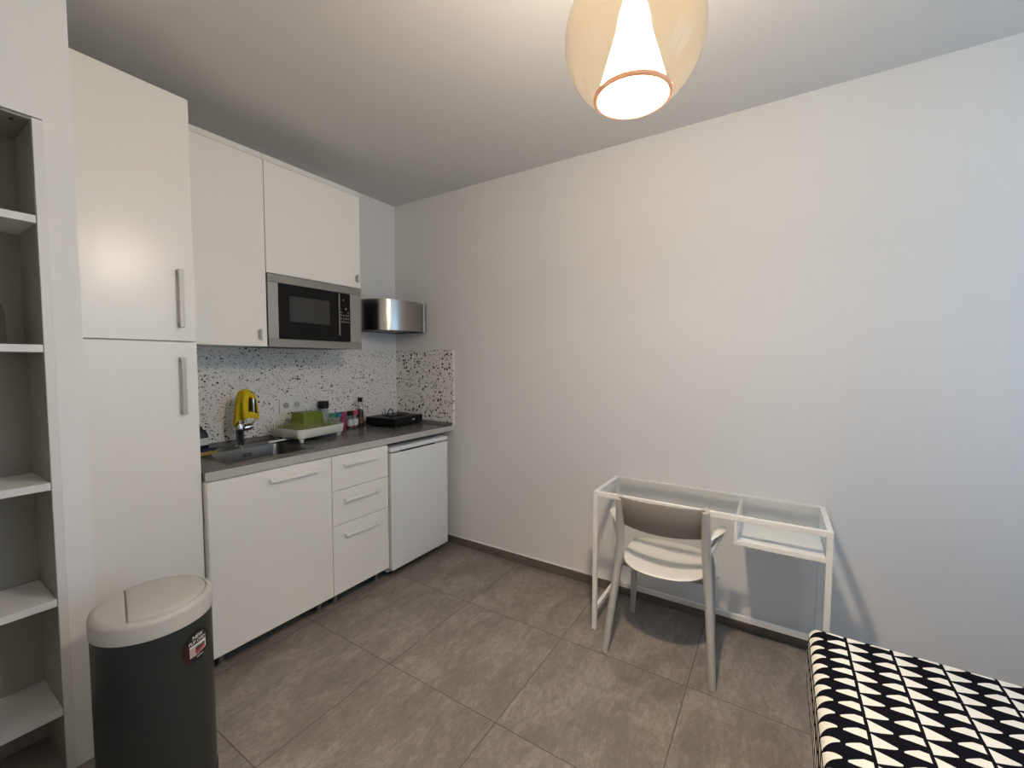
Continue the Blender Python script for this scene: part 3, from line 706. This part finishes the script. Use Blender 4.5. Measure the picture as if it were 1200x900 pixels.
link('sticker_side', strip_patch(-.0455, -.027, lambda s_: -.050 * math.sqrt(max(0, 1 - ((-.0455 + .0185 * s_) / .0505) ** 2)), lambda s_: .014, .0008), M['stickmaroon'], st)
link('sticker_photo', strip_patch(-.027, .034, lambda s_: -.030 + .006 * s_, lambda s_: .006, .0010), M['stickwhite'], st)
link('sticker_photo_tint', strip_patch(-.027, .006, lambda s_: -.030, lambda s_: .001, .0012), M['stickpink'], st)
link('sticker_photo_bin', strip_patch(-.008, .028, lambda s_: -.022 + .006 * s_, lambda s_: -.003, .0014), M['stickgreen'], st)
link('sticker_photo_band', strip_patch(-.006, .028, lambda s_: -.028 + .008 * s_, lambda s_: -.016 + .006 * s_, .0016), M['stickred'], st)
link('sticker_small_print', strip_patch(-.004, .022, lambda s_: -.0385, lambda s_: -.036, .0010), M['stickwhite'], st)
def sticker_text(txt, u0, v0, size):
    cu = bpy.data.curves.new('lettering', 'FONT'); cu.body = txt; cu.size = size; cu.align_x = 'CENTER'; cu.space_character = 1.0
    cu.offset = size * .02
    tmp = bpy.data.objects.new('lettering', cu); COL.objects.link(tmp)
    dg = bpy.context.evaluated_depsgraph_get(); dg.update()
    me = bpy.data.meshes.new_from_object(tmp.evaluated_get(dg)); bpy.data.objects.remove(tmp); bpy.data.curves.remove(cu)
    for v in me.vertices: v.co = on_bin(u0 + v.co.x, v0 + v.co.y, .0012)
    me.materials.append(M['stickwhite'])
    o = bpy.data.objects.new('lettering', me); COL.objects.link(o); o.parent = st
sticker_text('NEW', .002, .0245, .0165); sticker_text('FLIP OPEN', .002, .0105, .0135)

# ------------------------------------------------------------------ glass desk
dy0, dy1, dxb, dxf, dh = -2.928, -1.926, -.0625, -.4225, .74
t = thing('glass_desk', 'narrow white metal desk with a clear glass top against the long wall', 'desk', ((dxb + dxf) / 2, (dy0 + dy1) / 2, 0)); o_ = t.location
q = .022
b = B(o_); b.box(dxf, dxf + q, dy0, dy1, dh - q, dh); b.box(dxb - q, dxb, dy0, dy1, dh - q, dh); b.box(dxf + q, dxb - q, dy1 - q, dy1, dh - q, dh); b.box(dxf + q, dxb - q, dy0, dy0 + q, dh - q, dh)
link('top_frame', b, M['desk'], t, bevel=.0015)
b = B(o_); b.box(dxf + q - .004, dxb - q + .004, dy0 + q - .004, dy1 - q + .004, dh - .0075, dh - .0015); link('glass_top', b, M['pane'], t, smooth=0)
for x in (dxf, dxb - q):
    for y in (dy0, dy1 - q): link('leg', B(o_).box(x, x + q, y, y + q, 0, dh - q), M['desk'], t, bevel=.0015)
for y in (dy0, dy1 - q): link('side_rail', B(o_).box(dxf + q, dxb - q, y + .002, y + q - .002, .095, .117), M['desk'], t, bevel=.0015)
link('back_rail', B(o_).box(dxb - q + .002, dxb - .002, dy0 + q, dy1 - q, .086, .112), M['desk'], t, bevel=.0015)
b = B(o_); zs = .610; ysf = -2.578
b.box(dxf + .004, dxb - q, dy0 + q, ysf, zs, zs + .012)                         # floor of the open shelf
b.box(dxf + .004, dxb - q, ysf - .012, ysf, zs + .012, dh - q)                  # its inner side
b.box(dxf + .004, dxf + .010, dy0 + q, ysf - .012, zs + .012, zs + .020)        # front lip
link('shelf', b, M['desk'], t, bevel=.001)

t = thing('wall_socket', 'white wall socket low on the wall behind the chair', 'socket', (-.0005, -2.446, .290))
link('plate', B().box(-.010, 0, -.041, .041, -.041, .041), M['socket'], t, bevel=.003, seg=3)
link('outlet', B().lathe([(.021, -.0098), (.021, -.0125), (.024, -.0125), (.024, -.009)], (0, 0, 0), 28, axis='x', cap0=True, cap1=True), M['socket'], t)

# ------------------------------------------------------------------ chair
t = thing('desk_chair', 'light grey plastic armchair pulled up to the glass desk', 'chair', (-.548, -2.285, 0), math.radians(2.4))
def post(s_): return [(0, s_ * .238, 0), (.034, s_ * .226, .15), (.074, s_ * .210, .34), (.090, s_ * .200, .45), (.084, s_ * .193, .55), (.058, s_ * .190, .68), (.034, s_ * .189, .766)]
for s_ in (1, -1):
    b = B(); b.tube(post(s_), [.020, .024, .028, .029, .029, .028, .026], 14, [.015, .017, .019, .020, .020, .019, .017], side=(1, 0, 0))
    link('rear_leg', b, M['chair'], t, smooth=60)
    b = B(); b.tube([(.412, s_ * .205, 0), (.404, s_ * .200, .18), (.392, s_ * .194, .36), (.375, s_ * .188, .428)], [.018, .022, .025, .022], 14, [.014, .016, .018, .015], side=(1, 0, 0))
    link('front_leg', b, M['chair'], t, smooth=60)
    # armrest: flat stub reaching forward and a curved bracket under it
    top = [(.075, s_ * .200, .628), (.12, s_ * .224, .640), (.165, s_ * .248, .650), (.20, s_ * .252, .652)]
    b = B(); b.tube(top, [.006, .006, .006, .005], 12, [.016, .021, .023, .016], side=(0, 0, 1))
    a_ = link('armrest', b, M['chairseatlit'], t, smooth=60)
    b = B(); b.tube([(.078, s_ * .203, .560), (.10, s_ * .220, .585), (.14, s_ * .240, .622), (.172, s_ * .251, .644)], [.010, .009, .008, .006], 10, [.013, .012, .012, .012], side=(1, 0, 0))
    link('bracket', b, M['chair'], a_, smooth=60)
def backf(u, v, k):
    yy = (-1 + 2 * u); z = .622 + .148 * v - .012 * (1 - yy * yy) * (1 - v)
    x = .078 - .056 * v - .040 * (1 - yy * yy) + k
    return (x, yy * .188, z + .004 * (1 - abs(yy)) * v)
b = B(); n = 24
rings_ = []
for i in range(n + 1):
    u = i / n
    rings_.append([backf(u, 0, .004), backf(u, .03, 0), backf(u, .5, -.001), backf(u, .97, 0), backf(u, 1, .004), backf(u, 1, .009), backf(u, .97, .013), backf(u, .5, .012), backf(u, .03, .013), backf(u, 0, .009)])
b.rings(rings_); link('backrest', b, M['chairbackshade'], t, smooth=50)
def seat_pt(a, k, dz):
    # outline: rounded towards the back, straighter in front
    c, s2 = math.cos(a), math.sin(a)
    ex = 2 / (2.2 if c < 0 else 4.0)
    x = math.copysign(abs(c) ** ex, c); y = math.copysign(abs(s2) ** (2 / 2.4), s2)
    X, Y = .225 + .222 * x * k, .202 * y * k
    z = .442 - .022 * max(0, 1 - (Y / .2) ** 2) * max(0, 1 - ((X - .17) / .30) ** 2) + .012 * max(0, (.10 - X)) / .1 - .06 * max(0, X - .40)
    return (X, Y, z + dz)
b = B(); N = 56
R = [[seat_pt(2 * PI * i / N, k, dz) for i in range(N)] for k, dz in ((.02, 0), (.25, 0), (.5, 0), (.75, 0), (.93, 0), (.985, -.0015), (1, -.006), (.985, -.012), (.9, -.014), (.5, -.014), (.02, -.014))]
b.rings(R); link('seat', b, M['chairseatlit'], t, smooth=60)
b = B()
for s_ in (1, -1): b.tube([(.086, s_ * .196, .425), (.11, s_ * .188, .415), (.30, s_ * .185, .408), (.385, s_ * .19, .415)], .011, 10)
b.tube([(.13, -.19, .398), (.13, 0, .385), (.13, .19, .398)], .009, 8); b.tube([(.34, -.188, .400), (.34, 0, .395), (.34, .188, .400)], .009, 8)
link('seat_frame', b, M['chair'], t, smooth=60)

# ------------------------------------------------------------------ bed
ZBED = .46
t = thing('bed', 'low bed with black and white triangle-patterned cover, corner by the desk', 'bed', (-1.62, -3.30, 0)); o_ = t.location
X0, X1, Y0, Y1, ZB0, RR = -2.62, -.640, -3.752, -2.842, .22, .035
b = B(o_); uvl = b.bm.loops.layers.uv.new('UVMap')
prof = []                                    # (y, z, ny, nz, arc) going down the room side
def arc(cy, cz, a0, a1, n=8): return [(cy, cz, math.cos(math.radians(a0 + (a1 - a0) * i / n)), math.sin(math.radians(a0 + (a1 - a0) * i / n))) for i in range(n + 1)]
core = arc(Y1 - RR, ZB0 + RR, -90, 0) + arc(Y1 - RR, ZBED - RR, 0, 90) + arc(Y0 + RR, ZBED - RR, 90, 180) + arc(Y0 + RR, ZB0 + RR, 180, 270)
ln = 0; arcs = []; prev = None
for c in core:
    p = Vector((c[0] + RR * c[2], c[1] + RR * c[3])); ln += (p - prev).length if prev else 0; arcs.append(ln); prev = p
top_start = next(i for i, c in enumerate(core) if c[1] > ZB0 + RR + .01 and c[3] > .999)
base_arc = arcs[top_start] - (Y1 - RR - (-2.946)) * 0 
# v such that the thin line lies at y=-2.946 on the top
vs_ = [a - arcs[top_start] - ((Y1 - RR) + 2.946) for a in arcs]
stations = []
for i in range(9):
    a = PI / 2 * (1 - i / 8); stations.append((X0 + RR - RR * math.sin(a), RR * math.cos(a)))
for i in range(1, 12): stations.append((X0 + RR + (X1 - X0 - 2 * RR) * i / 12, RR))
for i in range(9):
    a = PI / 2 * i / 8; stations.append((X1 - RR + RR * math.sin(a), RR * math.cos(a)))
ux = []; L0 = 0
for i, (x, k) in enumerate(stations):
    if i: L0 += math.hypot(x - stations[i - 1][0], k - stations[i - 1][1])
    ux.append(L0)
shift = ux[-1] - PI * RR / 2 - (X1 - RR)      # u equals x along the flat
RV = [[b.v((x, c[0] + max(k, .0005) * c[2], c[1] + max(k, .0005) * c[3])) for c in core] for x, k in stations]
for i in range(len(RV) - 1):
    for j in range(len(core) - 1):
        f = b.face([RV[i][j], RV[i + 1][j], RV[i + 1][j + 1], RV[i][j + 1]])
        for l_, (ii, jj) in zip(f.loops, ((i, j), (i + 1, j), (i + 1, j + 1), (i, j + 1))): l_[uvl].uv = (ux[ii] - shift, vs_[jj])
for rv, rev in ((RV[0], True), (RV[-1], False)):
    f = b.face(rv[::-1] if rev else rv)
    for l_ in f.loops:
        co = l_.vert.co + o_; l_[uvl].uv = (co.z + .0, -co.y - 2.946)
link('mattress', b, M['sails'], t, smooth=60)['label'] = 'mattress in black cloth printed with rows of cream triangles'
b = B(o_); b.box(X0 + .03, X1 - .03, Y1 - .045, Y1 - .02, .12, .219); b.box(X0 + .03, X1 - .03, Y0 + .02, Y0 + .045, .12, .219); b.box(X0 + .03, X0 + .055, Y0 + .045, Y1 - .045, .12, .219); b.box(X1 - .055, X1 - .03, Y0 + .045, Y1 - .045, .12, .219)
b.box(X0 + .055, X1 - .055, Y0 + .045, Y1 - .045, .195, .215)
link('bed_frame', b, M['wood'], t, smooth=0)
for x in (X0 + .07, X1 - .11):
    for y in (Y0 + .05, Y1 - .09): link('leg', B(o_).box(x, x + .04, y, y + .04, 0, .14), M['wood'], t, bevel=.003)

# ------------------------------------------------------------------ pendant lamp
lx, ly, lz = -1.428, -2.400, 2.058
t = thing('pendant_lamp', 'glass globe pendant lamp with glowing inner cone hanging from the ceiling', 'lamp', (lx, ly, lz))
RG, zg = .1645, .132
a1 = math.asin(-(zg) / RG) if zg < RG else -1.2
rng = .0905
a_lo = -math.acos(rng / RG); a_hi = math.radians(79)
prof = [(RG * math.cos(a_lo + (a_hi - a_lo) * i / 40), RG * 1.0 * math.sin(a_lo + (a_hi - a_lo) * i / 40)) for i in range(41)]
h0 = prof[0][1]
prof = [(r, h - h0) for r, h in prof]
b = B(); b.lathe(prof, seg=72, cap0=False, cap1=False); link('glass_globe', b, M['globe'], t, smooth=180)
ztop = prof[-1][1]
b = B(); b.lathe([(rng, 0.006), (rng + .0035, .001), (rng + .0015, -.004), (rng - .006, -.005), (rng - .0085, -.001), (rng - .004, .006), (rng, .006)], seg=72, cap0=False, cap1=False); link('glass_rim', b, M['ring'], t, smooth=180)
b = B(); b.lathe([(rng - .006, .002), (.0665, .065), (.046, .135), (.030, .20), (.023, .245), (.021, ztop)], seg=56, cap0=False, cap1=False); link('opal_cone', b, M['cone'], t, smooth=180)
b = B(); b.lathe([(0, .075), (.016, .078), (.027, .090), (.030, .107), (.026, .125), (.015, .148), (.010, .17)], seg=32); link('bulb', b, M['bulb'], t, smooth=180)
b = B(); b.lathe([(.036, ztop - .006), (.038, ztop + .004), (.038, ztop + .05), (.030, ztop + .065), (.006, ztop + .07)], seg=32); link('lamp_holder', b, M['cord'], t)
b = B(); b.tube([(0, 0, ztop + .068), (0, 0, ZC - lz - .03)], .0035, 8); link('cord', b, M['cord'], t)
b = B(); b.lathe([(.012, ZC - lz - .034), (.045, ZC - lz - .028), (.050, ZC - lz - .0005)], seg=32); link('ceiling_rose', b, M['cord'], t)

# ------------------------------------------------------------------ daylight and camera
wd = bpy.data.worlds.new('daylight'); SC.world = wd; wd.use_nodes = True
bg = wd.node_tree.nodes['Background']; bg.inputs[1].default_value = 4.3
_nt = wd.node_tree; _tc = _nt.nodes.new('ShaderNodeTexCoord'); _sp = _nt.nodes.new('ShaderNodeSeparateXYZ'); _cr = _nt.nodes.new('ShaderNodeValToRGB')
_mr = _nt.nodes.new('ShaderNodeMapRange'); _mr.inputs['From Min'].default_value = -1
_nt.links.new(_tc.outputs['Generated'], _sp.inputs[0]); _nt.links.new(_sp.outputs[2], _mr.inputs['Value']); _nt.links.new(_mr.outputs['Result'], _cr.inputs[0]); _nt.links.new(_cr.outputs[0], bg.inputs[0])
_e = _cr.color_ramp.elements; _e[0].position = 0.0; _e[0].color = (0.52, 0.82, 1.16, 1); _e[1].position = 1.0; _e[1].color = (0.24, 0.44, 0.76, 1)
_x = _e.new(0.47); _x.color = (0.46, 0.74, 1.06, 1); _x = _e.new(0.53); _x.color = (0.33, 0.56, 0.86, 1)
la = bpy.data.lights.new('window_portal', 'AREA'); la.shape = 'RECTANGLE'; la.size = WX1 - WX0; la.size_y = WZ1 - WZ0; la.cycles.is_portal = True
lo_ = bpy.data.objects.new('window_portal', la); COL.objects.link(lo_); lo_.location = ((WX0 + WX1) / 2, YB - .19, (WZ0 + WZ1) / 2); lo_.rotation_euler = (PI / 2, 0, 0)

cam = bpy.data.cameras.new('camera'); co = bpy.data.objects.new('camera', cam); COL.objects.link(co); SC.camera = co
yaw, pitch, roll = math.radians(32.2565), math.radians(-3.0338), math.radians(.1739)
fw = Vector((math.cos(pitch) * math.cos(yaw), math.cos(pitch) * math.sin(yaw), math.sin(pitch)))
rt = Vector((math.sin(yaw), -math.cos(yaw), 0)); up = rt.cross(fw)
r2 = rt * math.cos(roll) + up * math.sin(roll); u2 = up * math.cos(roll) - rt * math.sin(roll)
mw = Matrix((r2, u2, -fw)).transposed().to_4x4(); mw.translation = (-2.4818, -2.7203, 1.413)
co.matrix_world = mw
cam.sensor_fit = 'HORIZONTAL'; cam.sensor_width = 36; cam.lens = 36 * 493.6018 / 1200; cam.clip_start = .02

vs = SC.view_settings; vs.view_transform = 'Standard'; vs.look = 'None'; vs.gamma = 1; vs.use_curve_mapping = False; vs.exposure = 0.0
SC.cycles.use_denoising = True; SC.cycles.max_bounces = 10; SC.cycles.diffuse_bounces = 6; SC.cycles.transparent_max_bounces = 16; SC.cycles.sample_clamp_indirect = 6
SC.cycles.caustics_reflective = False; SC.cycles.caustics_refractive = False
